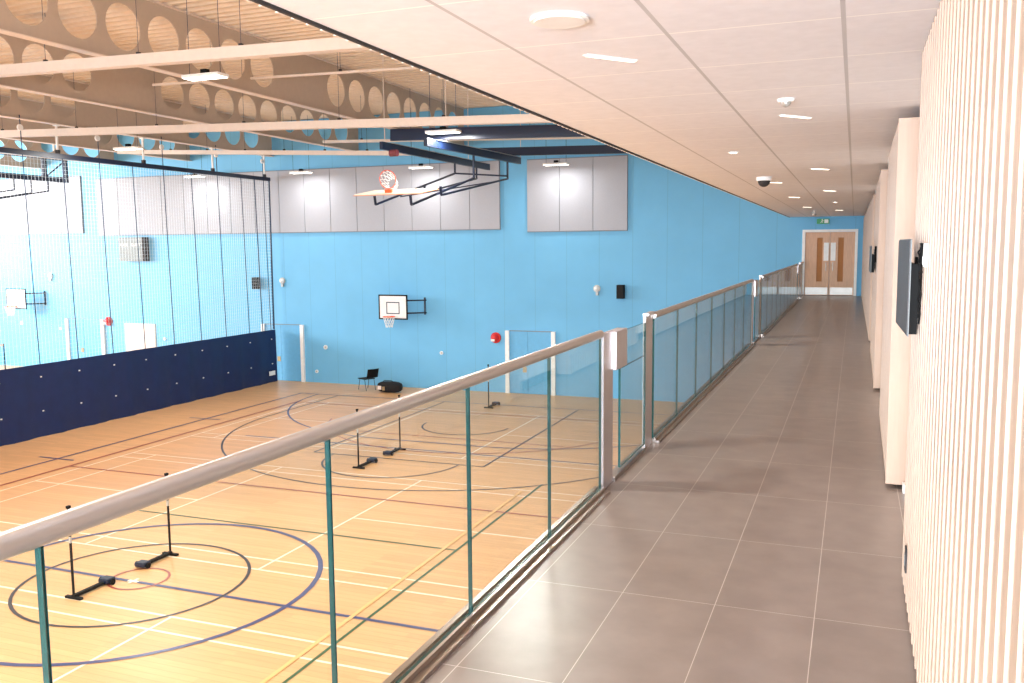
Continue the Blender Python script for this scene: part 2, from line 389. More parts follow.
# ------------------------------------------------------------------ hall lamps
LP = 300
def hall_lamp(x, y, z, label):
    t = thing('hall_lamp', (x, y, z), label, 'lamp', 'hanging lamps over the sports hall')
    MB().box(x-.43, x+.43, y-.16, y+.16, z+.005, z+.06).build('housing', M_white, t)
    MB().box(x-.41, x+.41, y-.14, y+.14, z-.006, z+.004).build('diffuser', M_lamp, t)
    MB().box(x-.07, x+.07, y-.05, y+.05, z+.061, z+.16).build('bracket', M_black, t)
    l = area('lamp_light', (0, 0, -.012), (0, 0, 0), .8, .26, LP if y < 28 else 45, (1, .97, .93)); l.parent = t
    for s in (-.36, .36): MB().tube([(x+s, y, z+.06), (x+s, y, ZD-.0)], .007, 4).build('suspension_wire', M_cord, t)
for x, y, z, l in ((-11.66, 14.1, 4.9, 'bright hanging lamp nearest the camera, below the thick cross member'),
                   (-9.75, 20.6, 4.51, 'bright hanging lamp above the folded basketball hoist'),
                   (-20.2, 20.9, 4.62, 'bright hanging lamp just above the divider curtain track'),
                   (-25.04, 29.4, 4.57, 'hanging lamp before the wall panels, seen through the divider netting'),
                   (-19.97, 29.4, 4.54, 'hanging lamp before the wall panels, just right of the divider curtain'),
                   (-14.83, 29.4, 4.53, 'hanging lamp before the wall panels, above the folded backboard'),
                   (-9.66, 29.4, 4.43, 'hanging lamp before the smaller white wall panel on the right')):
    hall_lamp(x, y, z, l)
t = thing('hall_lamp', (-16.4, 14.8, 6.3), 'unlit grey lamp seen through the second large round beam hole', 'lamp', 'hanging lamps over the sports hall')
MB().box(-16.8, -16.0, 14.6, 14.95, 6.3, 6.36).build('housing', M_grey, t); MB().tube([(-16.4, 14.8, 6.36), (-16.4, 14.8, ZD+.06)], .01, 4).build('suspension_wire', M_cord, t)

# ------------------------------------------------------------------ wall panels on the end wall
def wall_panel(x0, x1, z0, z1, n, label):
    t = thing('acoustic_panel', ((x0+x1)/2, YE, z0), label, 'wall panel', 'white acoustic panels on the end wall')
    MB().box(x0, x1, YE-.05, YE-.001, z0, z1).build('backing_frame', M_panel_edge, t)
    w = (x1-x0)/n
    for i in range(n):
        MB().box(x0+i*w+.012, x0+(i+1)*w-.012, YE-.075, YE-.051, z0+.03, z1-.03).build('board', M_panel, t)
wall_panel(-31.25, -12.13, 2.28, 4.78, 16, 'long white panel across the end wall behind the curtain and folded hoist')
wall_panel(-11.07, -7.38, 2.17, 4.76, 3, 'smaller white panel on the end wall, nearest the gallery ceiling')
wall_panel(-41.0, -32.15, 2.40, 4.95, 7, 'white panel at the far left end of the blue wall')

# ------------------------------------------------------------------ divider curtain
XN = -22.0
t = thing('divider_curtain', (XN, 10, ZF), 'hall divider curtain with navy skirt below white netting', 'divider curtain')
y0, y1 = YB+1, 30.15
MB().beam((XN, y0, 4.42), (XN, y1, 4.42), .12, .14).build('track', M_navy, t)
vs = []; fs = []; ny = 160
for i in range(ny+1):
    y = y0+(y1-y0)*i/ny; w = .035*math.sin(y*4.6)+.02*math.sin(y*11.3+1)
    vs += [(XN+w*.4, y, -1.62), (XN+w, y, -2.7), (XN+w*1.2, y, ZF+.001), (XN+w*.4+.02, y, -1.62), (XN+w+.02, y, -2.7), (XN+w*1.2+.02, y, ZF+.001)]
for i in range(ny):
    a = i*6; c = a+6
    fs += [(a, a+1, c+1, c), (a+1, a+2, c+2, c+1), (a+3, c+3, c+4, a+4), (a+4, c+4, c+5, a+5), (a, c, c+3, a+3), (a+2, a+5, c+5, c+2)]
fs += [(0, 3, 4, 1), (1, 4, 5, 2), (ny*6, ny*6+1, ny*6+4, ny*6+3), (ny*6+1, ny*6+2, ny*6+5, ny*6+4)]
MB().add(vs, fs).build('skirt', M_vinyl, t, smooth=True)
b = MB(); y = 14.0
while y < y1: b.box(XN-.003, XN+.003, y, y+.004, -1.62, 4.34); y += .12
z = -1.5
while z < 4.3: b.box(XN-.003, XN+.003, 14.0, y1, z, z+.004); z += .12
b.build('netting', M_net, t)
MB().tube([(XN, y1-.02, 4.4), (XN, y1-.05, -1.6)], .035, 6).build('edge_cord', M_cord, t)
ck = [18.75+1.37*k for k in range(-5, 9)]
for k, y in enumerate(ck):
    if y > 29.9: continue
    top = 5.45 if k % 2 else 4.4
    MB().tube([(XN+.03, y, top), (XN+.05, y+.05, 1.5), (XN+.06, y+.12, -1.62)], .014, 6).build('lifting_cord', M_cord, t)
    for zt_ in (-2.0, -3.0):
        MB().box(XN+.055, XN+.085, y+.1, y+.14, zt_, zt_+.035).build('tie', M_white, t)
    if k % 2:
        MB().disc((XN-.0, y, 5.1), .09, .05, 12, 'x').build('pulley', M_white, t)
for y in (-5, 0, 5, 10, 13.2, 16.6, 20.0, 23.4, 26.8, 29.85):
    b = MB(); b.box(XN-.025, XN+.025, y-.025, y+.025, 4.6, 5.325); b.box(XN-.08, XN+.08, y-.05, y+.05, 5.285, 5.325); b.build('track_hanger', M_white, t)
    MB().box(XN-.05, XN+.05, y-.05, y+.05, 4.49, 4.6).build('hanger_clamp', M_dark, t)
MB().box(XN+.06, XN+.10, 29.6, 29.95, -3.45, -3.28).build('label_patch', M_white, t)
MB().tube([(XN, 29.2, 4.4), (XN+.05, 29.3, -1.62)], .018, 6).build('lifting_cord', M_cord, t)

# ------------------------------------------------------------------ end wall: doors, boards, small fittings
def hall_door(x0, x1, n, h=2.33):
    z0, z1 = ZF, ZF+h
    t = thing('door_%d' % n, ((x0+x1)/2, YE, ZF), '', 'door'); del t['label']; del t['category']; t['kind'] = 'structure'
    xm = (x0+x1)/2-.1
    M_d = M_bdoor
    for a, c in ((x0+.08, xm-.006), (xm+.006, x1-.08)):
        MB().box(a, c, YE-.03, YE-.002, z0+.01, z1-.02).build('door_leaf', M_d, t)
    for a in (x0-.03, x1-.12): MB().box(a, a+.15, YE-.10, YE-.001, z0, z1).build('finger_guard', M_white, t)
    MB().box(x0+.1, x1-.1, YE-.036, YE-.001, z1-.02, z1+.01).build('door_head', M_panel_edge, t)
    MB().box(xm-.20, xm-.05, YE-.045, YE-.031, z0+.80, z0+1.0).build('handle_plate', M_brass, t)
M_bdoor = mat('blue_door', (104, 176, 220), .5)
hall_door(-22.75, -20.78, 2); hall_door(-11.93, -10.05, 3); hall_door(-33.5, -31.3, 4)

def hoop(x, z, label, s=1.0):
    """wall-mounted practice hoop; x = board centre, z = board bottom"""
    t = thing('practice_hoop', (x, YE, z), label, 'basketball hoop', 'wall mounted practice hoops')
    yb = YE-.75
    MB().box(x-.6, x+.6, yb, yb+.03, z, z+.92).build('backboard', M_white, t)
    b = MB()
    for a in ((x-.61, x+.61, z-.01, z+.04), (x-.61, x+.61, z+.88, z+.93), (x-.61, x-.56, z, z+.92), (x+.56, x+.61, z, z+.92)):
        b.box(a[0], a[1], yb-.006, yb+.036, a[2], a[3])
    b.build('board_border', M_black, t)
    b = MB()
    for a in ((x-.28, x+.28, z+.2, z+.235), (x-.28, x+.28, z+.62, z+.655), (x-.28, x-.245, z+.2, z+.65), (x+.245, x+.28, z+.2, z+.65)):
        b.box(a[0], a[1], yb-.005, yb-.001, a[2], a[3])
    b.build('target_square', M_cord, t)
    ry = yb-.32; zz_ = z+.12
    ring = [(x+.225*math.cos(2*PI*i/24), ry+.225*math.sin(2*PI*i/24), zz_) for i in range(25)]
    MB().tube(ring, .014, 6).build('ring', M_orange, t)
    MB().box(x-.06, x+.06, yb-.12, yb-.007, zz_-.04, zz_+.01).build('ring_bracket', M_orange, t)
    b = MB()
    for i in range(12):
        for sg in (1, -1):
            pts = []
            for k in range(5):
                rr = .22-.10*k/4; an = 2*PI*(i+sg*k*.5)/12; pts.append((x+rr*math.cos(an), ry+rr*math.sin(an), zz_-.1*k))
            b.tube(pts, .008, 4)
    b.build('hoop_net', M_white, t)
    b = MB()
    for zz2 in (z+.22, z+.70):
        b.tube([(x+.35, yb+.03, zz2), (x+1.05, YE-.035, zz2)], .03, 6)
        b.tube([(x-.3, yb+.03, zz2), (x+.95, YE-.12, zz2)], .025, 6)
    b.tube([(x+1.0, YE-.06, z+.15), (x+1.0, YE-.06, z+.80)], .035, 6)
    b.build('support_arm', M_navy, t)
hoop(-16.25, -1.04, 'practice hoop on the blue end wall above the black chair and bag')
hoop(-35.7, -.98, 'practice hoop seen through the divider netting at the far left')

def beacon(x, z, label):
    t = thing('alarm_beacon', (x, YE, z), label, 'alarm', 'red alarm beacons')
    MB().disc((x, YE-.06, z), .2, .06, 20, 'y').build('back_plate', M_red, t)
    MB().dome((x-.02, YE-.06, z), .15, axis=(0, -1, 0)).build('lens', M_red, t, smooth=True)
    MB().box(x-.12, x+.02, YE-.24, YE-.19, z-.12, z-.04).build('label_plate', M_white, t)
beacon(-12.35, -1.70, 'red round alarm beacon beside the right-hand blue doors')
beacon(-31.0, -1.50, 'red round alarm beacon seen through the netting at the left doors')
def sensor(x, z, label):
    t = thing('wall_sensor', (x, YE, z), label, 'sensor', 'white round wall sensors')
    MB().disc((x, YE-.05, z), .13, .05, 16, 'y').build('back_plate', M_alu, t)
    MB().dome((x, YE-.05, z), .10, axis=(0, -1, -.3)).build('cover', M_white, t, smooth=True)
    MB().box(x-.02, x+.06, YE-.10, YE-.001, z-.24, z-.13).build('bracket', M_alu, t)
sensor(-8.48, .16, 'white round sensor left of the black speaker nearest the gallery')
sensor(-21.7, .36, 'white round sensor just right of the divider curtain')
sensor(-34.3, .52, 'white round sensor seen through netting beside the far left hoop')
def speaker(x, z, label):
    t = thing('wall_speaker', (x, YE, z), label, 'speaker', 'black wall speakers')
    MB().box(x-.13, x+.13, YE-.27, YE-.04, z-.24, z+.24).build('cabinet', M_black, t, bevel=.015)
    MB().box(x-.11, x+.11, YE-.282, YE-.271, z-.22, z+.22).build('grille', M_fabric, t)
    MB().box(x-.04, x+.04, YE-.04, YE-.001, z-.1, z+.1).build('bracket', M_alu, t)
speaker(-7.58, .06, 'black rectangular speaker on the blue wall right of the white sensor')
speaker(-22.9, .26, 'black rectangular speaker behind the end of the divider netting')
def socket(x, z, label, r=.09):
    t = thing('wall_socket', (x, YE, z), label, 'socket', 'small white fittings on the end wall')
    MB().disc((x, YE-.035, z), r, .034, 14, 'y').build('plate', M_white, t)
    MB().disc((x, YE-.05, z), r*.5, .014, 10, 'y').build('insert', M_alu, t)
socket(-19.75, -2.3, 'small white wall fitting halfway between left doors and chair')
socket(-20.2, -3.3, 'small white wall fitting low beside the left blue doors', .07)
socket(-14.6, -2.35, 'small white wall fitting below right of the practice hoop', .07)
socket(-36.3, -1.7, 'small white wall fitting under the far left hoop', .09)
socket(-33.9, -1.9, 'small white wall fitting just left of the far left doors', .07)
socket(-27.9, -2.2, 'small white wall fitting right of the pale notice board', .07)
# scoreboard
t = thing('scoreboard', (-29.2, YE, 1.2), 'grey scoreboard on the end wall behind the netting', 'scoreboard')
MB().box(-29.92, -28.62, YE-.32, YE-.01, 1.17, 2.2).build('case', [M_grey], t)
MB().box(-28.62, -28.52, YE-.32, YE-.01, 1.17, 2.2).build('side_panel', M_dark, t)
def text(s, size, loc, m, parent, name='lettering'):
    cu = bpy.data.curves.new(name, 'FONT'); cu.body = s; cu.size = size; cu.extrude = .003; cu.align_x = 'CENTER'
    o = bpy.data.objects.new(name, cu); dg = bpy.context.evaluated_depsgraph_get(); COL.objects.link(o)
    dg.update(); me = bpy.data.meshes.new_from_object(o.evaluated_get(bpy.context.evaluated_depsgraph_get()))
    bpy.data.objects.remove(o); me.transform(Matrix.Rotation(PI/2, 4, 'X')); me.transform(Matrix.Translation(Vector(loc)-parent.location))
    me.materials.clear(); me.materials.append(m)
    o = bpy.data.objects.new(name, me); COL.objects.link(o); o.parent = parent; return o
text('HOME', .17, (-29.62, YE-.326, 1.82), M_white, t); text('GUEST', .17, (-28.95, YE-.326, 1.82), M_white, t)
# notice board
t = thing('notice_board', (-29.2, YE, -3.0), 'large pale blank board on the end wall behind the curtain', 'board')
MB().box(-30.1, -28.38, YE-.03, YE-.002, -3.05, -1.56).build('frame', M_alu, t)
MB().box(-30.06, -28.42, YE-.04, YE-.031, -3.01, -1.60).build('sheet', M_board, t)
# chair and bag by the wall
t = thing('stacking_chair', (-17.9, 29.3, ZF), 'black plastic chair standing against the blue end wall', 'chair')
MB().box(-18.28, -17.78, 29.05, 29.52, ZF+.43, ZF+.46).build('seat', M_black, t, bevel=.01)
b = MB(); vs = []; fs = []
for i in range(7):
    a = -1+2*i/6; yb_ = 29.28+a*.24; xx = -17.62+.05*(1-a*a)
    vs += [(xx, yb_, ZF+.52), (xx+.10, yb_, ZF+.86), (xx+.025, yb_, ZF+.52), (xx+.125, yb_, ZF+.86)]
for i in range(6):
    a = i*4; fs += [(a, a+4, a+5, a+1), (a+2, a+3, a+7, a+6), (a, a+2, a+6, a+4), (a+1, a+5, a+7, a+3)]
fs += [(0, 1, 3, 2), (24, 26, 27, 25)]
b.add(vs, fs).build('backrest', M_black, t)
for sx, sy in ((-18.22, 29.08), (-18.22, 29.49)): MB().tube([(sx+.05, sy, ZF+.43), (sx-.06, sy, ZF+.01)], .013, 6).build('leg', M_cord, t)
for sy in (29.08, 29.49): MB().tube([(-17.72, sy, ZF+.01), (-17.82, sy, ZF+.43), (-17.6, sy, ZF+.6)], .013, 6).build('leg', M_cord, t)
t.location.x += .72; t.rotation_euler.z = math.radians(-28)
t = thing('sports_bag', (-16.15, 29.1, ZF), 'black sports bag with pale patches on the floor beside the chair', 'bag')
def superell(c, r, n=20, m=10, e=.6):
    vs = []; fs = []
    for k in range(m+1):
        ph = -PI/2+PI*k/m
        for i in range(n):
            th = 2*PI*i/n; sg = lambda v: math.copysign(abs(v)**e, v)
            vs.append((c[0]+r[0]*sg(math.cos(ph))*sg(math.cos(th)), c[1]+r[1]*sg(math.cos(ph))*sg(math.sin(th)), c[2]+r[2]*sg(math.sin(ph))))
    for k in range(m):
        for i in range(n): fs.append((k*n+i, k*n+(i+1) % n, (k+1)*n+(i+1) % n, (k+1)*n+i))
    return MB().add(vs, fs)
superell((-16.15, 29.1, ZF+.21), (.5, .22, .2)).build('body', M_fabric, t, smooth=True)
MB().box(-16.55, -16.40, 28.87, 28.90, ZF+.12, ZF+.26).build('patch', M_board, t)
MB().box(-16.35, -16.25, 28.86, 28.885, ZF+.10, ZF+.24).build('patch', M_brass, t)
MB().tube([(-16.4, 29.0, ZF+.38), (-16.3, 28.95, ZF+.47), (-16.0, 28.95, ZF+.47), (-15.9, 29.0, ZF+.38)], .014, 6).build('strap', M_fabric, t)

# ------------------------------------------------------------------ folded basketball hoists
def hoist(dx, dy, label, reach):
    t = thing('folded_hoist', (-10.85+dx, 24+dy, 4.6), label, 'basketball hoist')
    A, B_ = -11.75+dx, -9.95+dx
    P = lambda x, y, z: (x+dx, y+dy, z)
    MB().beam((A+.2, 21.2+dy, 4.62), (reach, 21.2+dy, 4.33), .12, .30).build('cross_beam', M_navy, t)
    MB().beam((A+.4, 26.7+dy, 4.68), (reach, 26.7+dy, 4.45), .12, .26).build('cross_beam', M_navy, t)
    for x, z0, z1, ya, yb_ in ((A, 4.34, 4.36, 21.0, 28.4), (B_, 4.24, 4.34, 20.0, 26.6)):
        b = MB(); b.beam((x, ya+dy, z0), (x, yb_+dy, z1), .10, .20)
        b.build('side_rail', M_navy, t)
        MB().beam((x+.06, ya+.5+dy, z0+.105), (x+.06, yb_-.1+dy, z1+.105), .06, .012).build('guide_strip', M_alu, t)
    for x, zt_, zb_, yp, yq, zq in ((A+.02, 4.3, 3.95, 25.6, 20.6, 2.78), (B_-.02, 4.15, 3.72, 25.6, 20.9, 2.99), (A+.02, 4.3, 3.90, 27.3, 23.5, 3.25), (B_-.06, 4.15, 3.57, 23.1, 19.3, 2.68)):
        b = MB(); b.beam((x, yp+dy, zt_+.1), (x, yp+dy, zb_), .05, .05); b.beam((x, yp+dy, zb_), (x, yq+dy, zq), .05, .05)
        b.beam((x, yq+dy, zq), (x, yq-.05+dy, zq+.22), .05, .05); b.build('folding_arm', M_navy, t)
    MB().beam((A, 25.6+dy, 3.95), (B_, 25.6+dy, 3.8), .05, .05).build('brace', M_navy, t)
    MB().beam((A, 22.0+dy, 3.05), (B_, 25.2+dy, 3.65), .03, .03).build('brace', M_navy, t)
    # backboard folded flat: faces up
    R = Matrix.Rotation(math.radians(9), 4, 'X')
    def loc(v): 
        q = R @ Vector(v); return (q.x-10.85+dx, q.y+20.1+dy, q.z+3.06)
    def bx(x0, x1, y0_, y1_, z0, z1):
        b = MB().box(x0, x1, y0_, y1_, z0, z1); b.v = [loc(v) for v in b.v]; return b
    bx(-.9, .9, -.52, .52, -.012, .012).build('backboard', M_bb, t)
    b = MB()
    for a in ((-.93, .93, -.55, -.50), (-.93, .93, .50, .55), (-.93, -.88, -.5, .5), (.88, .93, -.5, .5)):
        q = bx(a[0], a[1], a[2], a[3], -.03, -.014); b.add(q.v, q.f)
    b.build('board_frame', M_orange2, t)
    rc = (0, -.37); b = MB()
    b.tube([loc((.225*math.cos(2*PI*i/24), -.37, .34+.225*math.sin(2*PI*i/24)+.0)) for i in range(25)], .011, 6)
    b.build('ring', M_orange, t)
    q = bx(-.09, .09, -.42, -.34, .013, .10); q.build('ring_bracket', M_orange, t)
    b = MB()
    for i in range(12):
        for sg in (1, -1):
            pts = []
            for k in range(4):
                rr = .22-.09*k/3; an = 2*PI*(i+sg*k*.5)/12
                pts.append(loc((rr*math.cos(an), -.37+.09*k-.04*k*k*0, .34+rr*math.sin(an)-.05*k)))
            b.tube(pts, .008, 4)
    b.build('hoop_net', M_white, t)
    MB().disc((A+.1, 21.3+dy, 4.16), .09, .22, 12, 'x').build('winch', M_winch, t)
    for x_, y_ in ((A, 21.2), (A, 26.7), (B_, 21.2), (B_, 26.7)):
        MB().tube([(x_, y_+dy, 4.4), (x_, y_+dy, ZD)], .012, 5).build('drop_rod', M_cream, t)
M_bb = mat('backboard_white', (238, 226, 208), .35); M_orange2 = mat('board_trim', (214, 150, 110), .5); M_winch = mat('winch_maroon', (96, 40, 46), .5)
hoist(0, 0, 'navy folded basketball hoist with backboard hung from the roof', -2.05)
t = thing('folded_hoist', (-31.5, 27, 4.6), 'navy folded hoist frame behind the netting at the far left', 'basketball hoist')
MB().beam((-31, 18, 4.6), (-31, 28.6, 4.58), .12, .22).build('side_rail', M_navy, t)
MB().beam((-31, 18, 5.45), (-31, 28.6, 5.45), .10, .14).build('side_rail', M_navy, t)
for y in (27.45, 28.5): MB().beam((-31, y, 4.6), (-31, y, 5.5), .16, .16).build('post', M_navy, t)
MB().beam((-31, 27.5, 4.65), (-31, 28.4, 5.3), .05, .05).build('brace', M_navy, t)
for y, z in ((26.0, 4.05), (26.8, 3.98), (27.6, 4.09)):
    b = MB(); b.beam((-31, y, 4.5), (-31, y, z), .05, .05); b.beam((-31, y, z), (-31, y-5, z-.9), .05, .05); b.build('folding_arm', M_navy, t)
for y in (19, 28): MB().beam((-31, y, 5.5), (-31, y, ZD), .06, .06).build('drop_rod', M_cream, t)

# ------------------------------------------------------------------ badminton posts
def bpost(x, y, d, label):
    t = thing('badminton_post', (x, y, ZF), label, 'badminton post', 'portable badminton posts on the court')
    MB().tube([(x, y, ZF+.03), (x, y, ZF+1.45)], .02, 8).build('pole', M_black, t)
    MB().tube([(x, y, ZF+.9), (x, y, ZF+1.0)], .024, 8).build('band', M_alu, t)
    MB().box(x-.03, x+.03, y-.02*d if d > 0 else y-.60, y+.60 if d > 0 else y+.02, ZF+.02, ZF+.07).build('base_bar', M_black, t)
    MB().box(x-.16, x+.16, y-.03, y+.03, ZF+.004, ZF+.04).build('base_foot', M_black, t)
    MB().box(x-.10, x+.10, y+d*.66-.09, y+d*.66+.09, ZF+.03, ZF+.11).build('weight', M_navy, t, bevel=.02)
    for s in (-.12, .12): MB().disc((x+s-.015, y+d*.66, ZF+.05), .05, .03, 12, 'x').build('wheel', M_black, t)
    MB().box(x-.022, x+.022, y-.03, y+.03, ZF+1.45, ZF+1.49).build('cap', M_black, t)
bpost(-11.2, 9.97, 1, 'black badminton post left of the small red centre ring')
bpost(-11.2, 12.07, -1, 'black badminton post right behind the small red centre ring')
bpost(-11.25, 18.6, 1, 'black badminton post mid court, left of the middle pair')
bpost(-11.25, 20.75, -1, 'black badminton post mid court, right of the middle pair')
bpost(-11.35, 27.2, 1, 'black badminton post farthest away, near the right-hand blue doors')
# badminton net in the far hall half
t = thing('badminton_net', (-32.9, 27, ZF), 'white topped badminton net beyond the divider curtain', 'net')
MB().box(-32.905, -32.895, 20.5, 26.6, ZF+1.48, ZF+1.57).build('top_band', M_white, t)
b = MB(); y = 20.5
while y < 26.6: b.box(-32.902, -32.898, y, y+.006, ZF+.8, ZF+1.48); y += .15
z = ZF+.8
while z < ZF+1.48: b.box(-32.902, -32.898, 20.5, 26.6, z, z+.006); z += .15
b.build('netting', M_cord, t)
for y in (20.5, 26.6): MB().tube([(-32.9, y, ZF+.003), (-32.9, y, ZF+1.58)], .022, 8).build('pole', M_black, t)

# ------------------------------------------------------------------ glass balustrade
XG = -1.55
def pane(t, y0, y1, z0=.031, z1=1.048):
    b = MB(); th = .0085; x = XG
    vs = [(x+sx, y, z) for z in (z0, z1) for y in (y0, y1) for sx in (-th, th)]
    fs = [(0, 2, 3, 1), (4, 5, 7, 6), (0, 1, 5, 4), (2, 6, 7, 3), (0, 4, 6, 2), (1, 3, 7, 5)]
    b.add(vs, fs, [1, 1, 1, 1, 0, 0]); return b.build('glass_pane', [M_glass, M_edge], t)
def balu(ys, label, rail_from=None, rail_to=None):
    t = thing('glass_balustrade', (XG, (ys[0]+ys[-1])/2, 0), label, 'balustrade', 'glass balustrade sections along the gallery')
    for a, c in zip(ys[:-1], ys[1:]): pane(t, a+.004, c-.004)
    MB().tube([(XG, (rail_from or ys[0]), 1.072), (XG, (rail_to or ys[-1]), 1.072)], .0275, 20).build('handrail', M_rail, t, smooth=True)
    b = MB(); b.box(XG-.045, XG-.016, ys[0]-.02, ys[-1]+.02, .001, .04); b.box(XG+.016, XG+.03, ys[0]-.02, ys[-1]+.02, .001, .04)
    b.box(XG-.016, XG+.016, ys[0]-.02, ys[-1]+.02, .001, .03); b.build('base_channel', M_steel, t)
    MB().box(XG+.031, XG+.065, ys[0]-.02, ys[-1]+.02, .001, .018).build('cover_strip', M_steel, t)
def gate(y0, y1, label):
    t = thing('balustrade_gate', (XG, (y0+y1)/2, 0), label, 'gate', 'steel framed gate sections in the balustrade')
    for a, zt_ in ((y0, 1.07), (y1-.26, 1.09)):
        b = MB(); b.box(XG-.018, XG+.006, a, a+.25, .001, zt_)
        b.build('post', M_post, t)
    MB().box(XG-.05, XG+.03, y0+.26, y0+.57, .79, 1.06).build('lock_box', M_post, t, bevel=.004)
    pane(t, y0+.46, y1-.27, .05, .775)
    pane(t, y0+.585, y1-.27, .777, 1.04)
    b = MB(); b.box(XG-.02, XG+.03, y1-.26, y1+.02, 1.09, 1.11); b.build('rail_bracket', M_post, t)
    MB().box(XG-.05, XG+.02, y0+.26, y1-.26, .001, .03).build('threshold', M_steel, t)
balu([-1.0, .2, 1.302, 2.378, 3.48, 4.58, 5.64], 'nearest glass balustrade section with steel handrail, at the left foreground')
gate(5.70, 7.25, 'steel posted balustrade gate with square lock box, nearest the camera')
balu([7.3+1.087*k for k in range(8)], 'middle glass balustrade section between the two nearer gates')
gate(14.97, 16.5, 'second balustrade gate from the camera')
balu([16.55+1.15*k for k in range(10)], 'far glass balustrade section between second and third gates')
gate(26.95, 28.4, 'third balustrade gate, nearest the oak doors')
balu([28.45, 29.4, 30.33], 'short last glass balustrade section against the end wall')

# ------------------------------------------------------------------ gallery doors at the far end
t = thing('door_1', (-.76, YE, 0), '', ''); del t['label']; del t['category']; t['kind'] = 'structure'
b = MB(); b.box(-1.60, -1.51, YE-.03, YE+.12, 0, 2.12); b.box(0.0, .08, YE-.03, YE+.12, 0, 2.12); b.box(-1.51, 0, YE-.03, YE+.12, 2.04, 2.12)
b.build('door_frame', M_white, t)
for (x0, x1, vx) in ((-1.505, -.762, -1.06), (-.748, -.005, -.42)):
    w = .085
    b = MB(); z0, z1 = .45, 1.86
    b.box(x0, vx-w, YE+.02, YE+.065, .01, 2.03); b.box(vx+w, x1, YE+.02, YE+.065, .01, 2.03)
    b.box(vx-w, vx+w, YE+.02, YE+.065, .01, z0); b.box(vx-w, vx+w, YE+.02, YE+.065, z1, 2.03)
    lf = b.build('door_leaf', M_door, t)
    MB().box(vx-w, vx+w, YE+.035, YE+.045, z0, z1).build('vision_pane', M_vis, t)
    MB().box(x0+.03, x1-.03, YE+.012, YE+.019, .03, .26).build('kick_plate', M_alu, t)
for x in (-.86, -.65):
    MB().box(x-.075, x+.075, YE+.010, YE+.018, 1.12, 1.70).build('notice_sheet', M_white, t)
    MB().tube([(x-.0, YE-.02, .8), (x, YE-.02, 1.08)], .012, 6).build('pull_handle', M_steel, t)
struct(MB().box(-1.6, .1, YE+.13, YE+.2, 0, 2.12).build('wall_lobby', M_wallneutral))
# exit sign above the doors
t = thing('exit_sign', (-.95, YE, 2.3), 'green exit sign with white running figure above the oak doors', 'sign')
MB().box(-1.17, -.79, YE-.06, YE-.005, 2.30, 2.46).build('sign_box', M_green, t)
b = MB(); y = YE-.064
b.box(-1.02, -.99, y, y+.003, 2.42, 2.45); b.beam((-1.0, y+.0015, 2.415), (-1.02, y+.0015, 2.365), .003, .02); b.beam((-1.02, y+.0015, 2.37), (-1.06, y+.0015, 2.33), .003, .015)
b.beam((-1.02, y+.0015, 2.37), (-.98, y+.0015, 2.34), .003, .015); b.beam((-1.0, y+.0015, 2.41), (-.96, y+.0015, 2.395), .003, .012)
b.box(-.94, -.82, y, y+.003, 2.325, 2.44); b.build('running_figure', M_white, t)

# ------------------------------------------------------------------ gallery ceiling fittings
t = thing('ceiling_speaker', (-1.10, 3.40, ZC), 'large round white grille in the gallery ceiling', 'ceiling speaker')
MB().disc((-1.10, 3.40, ZC-.012), .115, .0115, 40).build('rim', M_white, t, smooth=True)
MB().disc((-1.10, 3.40, ZC-.016), .10, .0039, 40).build('grille', M_white, t, smooth=True)
def slot(x, y, label):
    t = thing('slot_downlight', (x, y, ZC), label, 'downlight', 'short lit slot downlights in the gallery ceiling')
    L = .115; a = (x-L, y, ZC-.0025); 
    MB().beam((x-L*.8, y-L, ZC-.002), (x+L*.8, y+L, ZC-.002), .04, .003).build('trim', M_white, t)
    MB().beam((x-L*.75, y-L*.95, ZC-.006), (x+L*.75, y+L*.95, ZC-.006), .026, .003).build('lens', M_slot, t)
for x, y, l in ((-1.10, 4.18, 'slot downlight nearest the camera, behind the round grille'), (-.41, 6.56, 'slot downlight nearest the camera in the right-hand row'),
                (-.41, 11.2, 'second slot downlight in the right-hand row'), (-1.10, 13.3, 'second slot downlight in the left-hand row'),
                (-.42, 15.8, 'third slot downlight in the right-hand row'), (-1.09, 17.6, 'third slot downlight in the left-hand row'),
                (-1.09, 22.4, 'fourth slot downlight in the left-hand row'), (-.41, 24.9, 'last slot downlight, right-hand row near the doors')):
    slot(x, y, l)
def rlamp(x, y, label):
    t = thing('round_downlight', (x, y, ZC), label, 'downlight', 'small round emergency downlights')
    MB().disc((x, y, ZC-.008), .055, .0075, 20).build('trim', M_white, t)
    MB().disc((x, y, ZC-.011), .035, .0029, 16).build('lens', M_slot, t)
rlamp(-1.11, 8.81, 'small round lit downlight in the left-hand ceiling row'); rlamp(-.42, 20.1, 'small round lit downlight far along the right-hand row')
t = thing('smoke_detector', (-.42, 5.77, ZC), 'small round white detector ahead of the right-hand slot downlight', 'detector')
MB().disc((-.42, 5.77, ZC-.02), .045, .0195, 20, r2=.055).build('base', M_white, t); MB().dome((-.42, 5.77, ZC-.02), .03).build('sensor_head', M_alu, t, smooth=True)
t = thing('dome_camera', (-1.14, 12.2, ZC), 'white dome camera on the gallery ceiling between left-hand downlights', 'camera')
MB().disc((-1.14, 12.2, ZC-.05), .10, .0495, 20).build('base', M_white, t); MB().dome((-1.14, 12.2, ZC-.05), .08).build('dome', M_dark, t, smooth=True)
t = thing('hanging_sensor', (-1.02, 24.6, ZC), 'small white sensor on a stem below the ceiling near the doors', 'sensor')
MB().tube([(-1.02, 24.6, ZC-.001), (-1.02, 24.6, ZC-.1)], .015, 8).build('stem', M_white, t); MB().dome((-1.02, 24.6, ZC-.1), .06).build('sensor_head', M_alu, t, smooth=True)

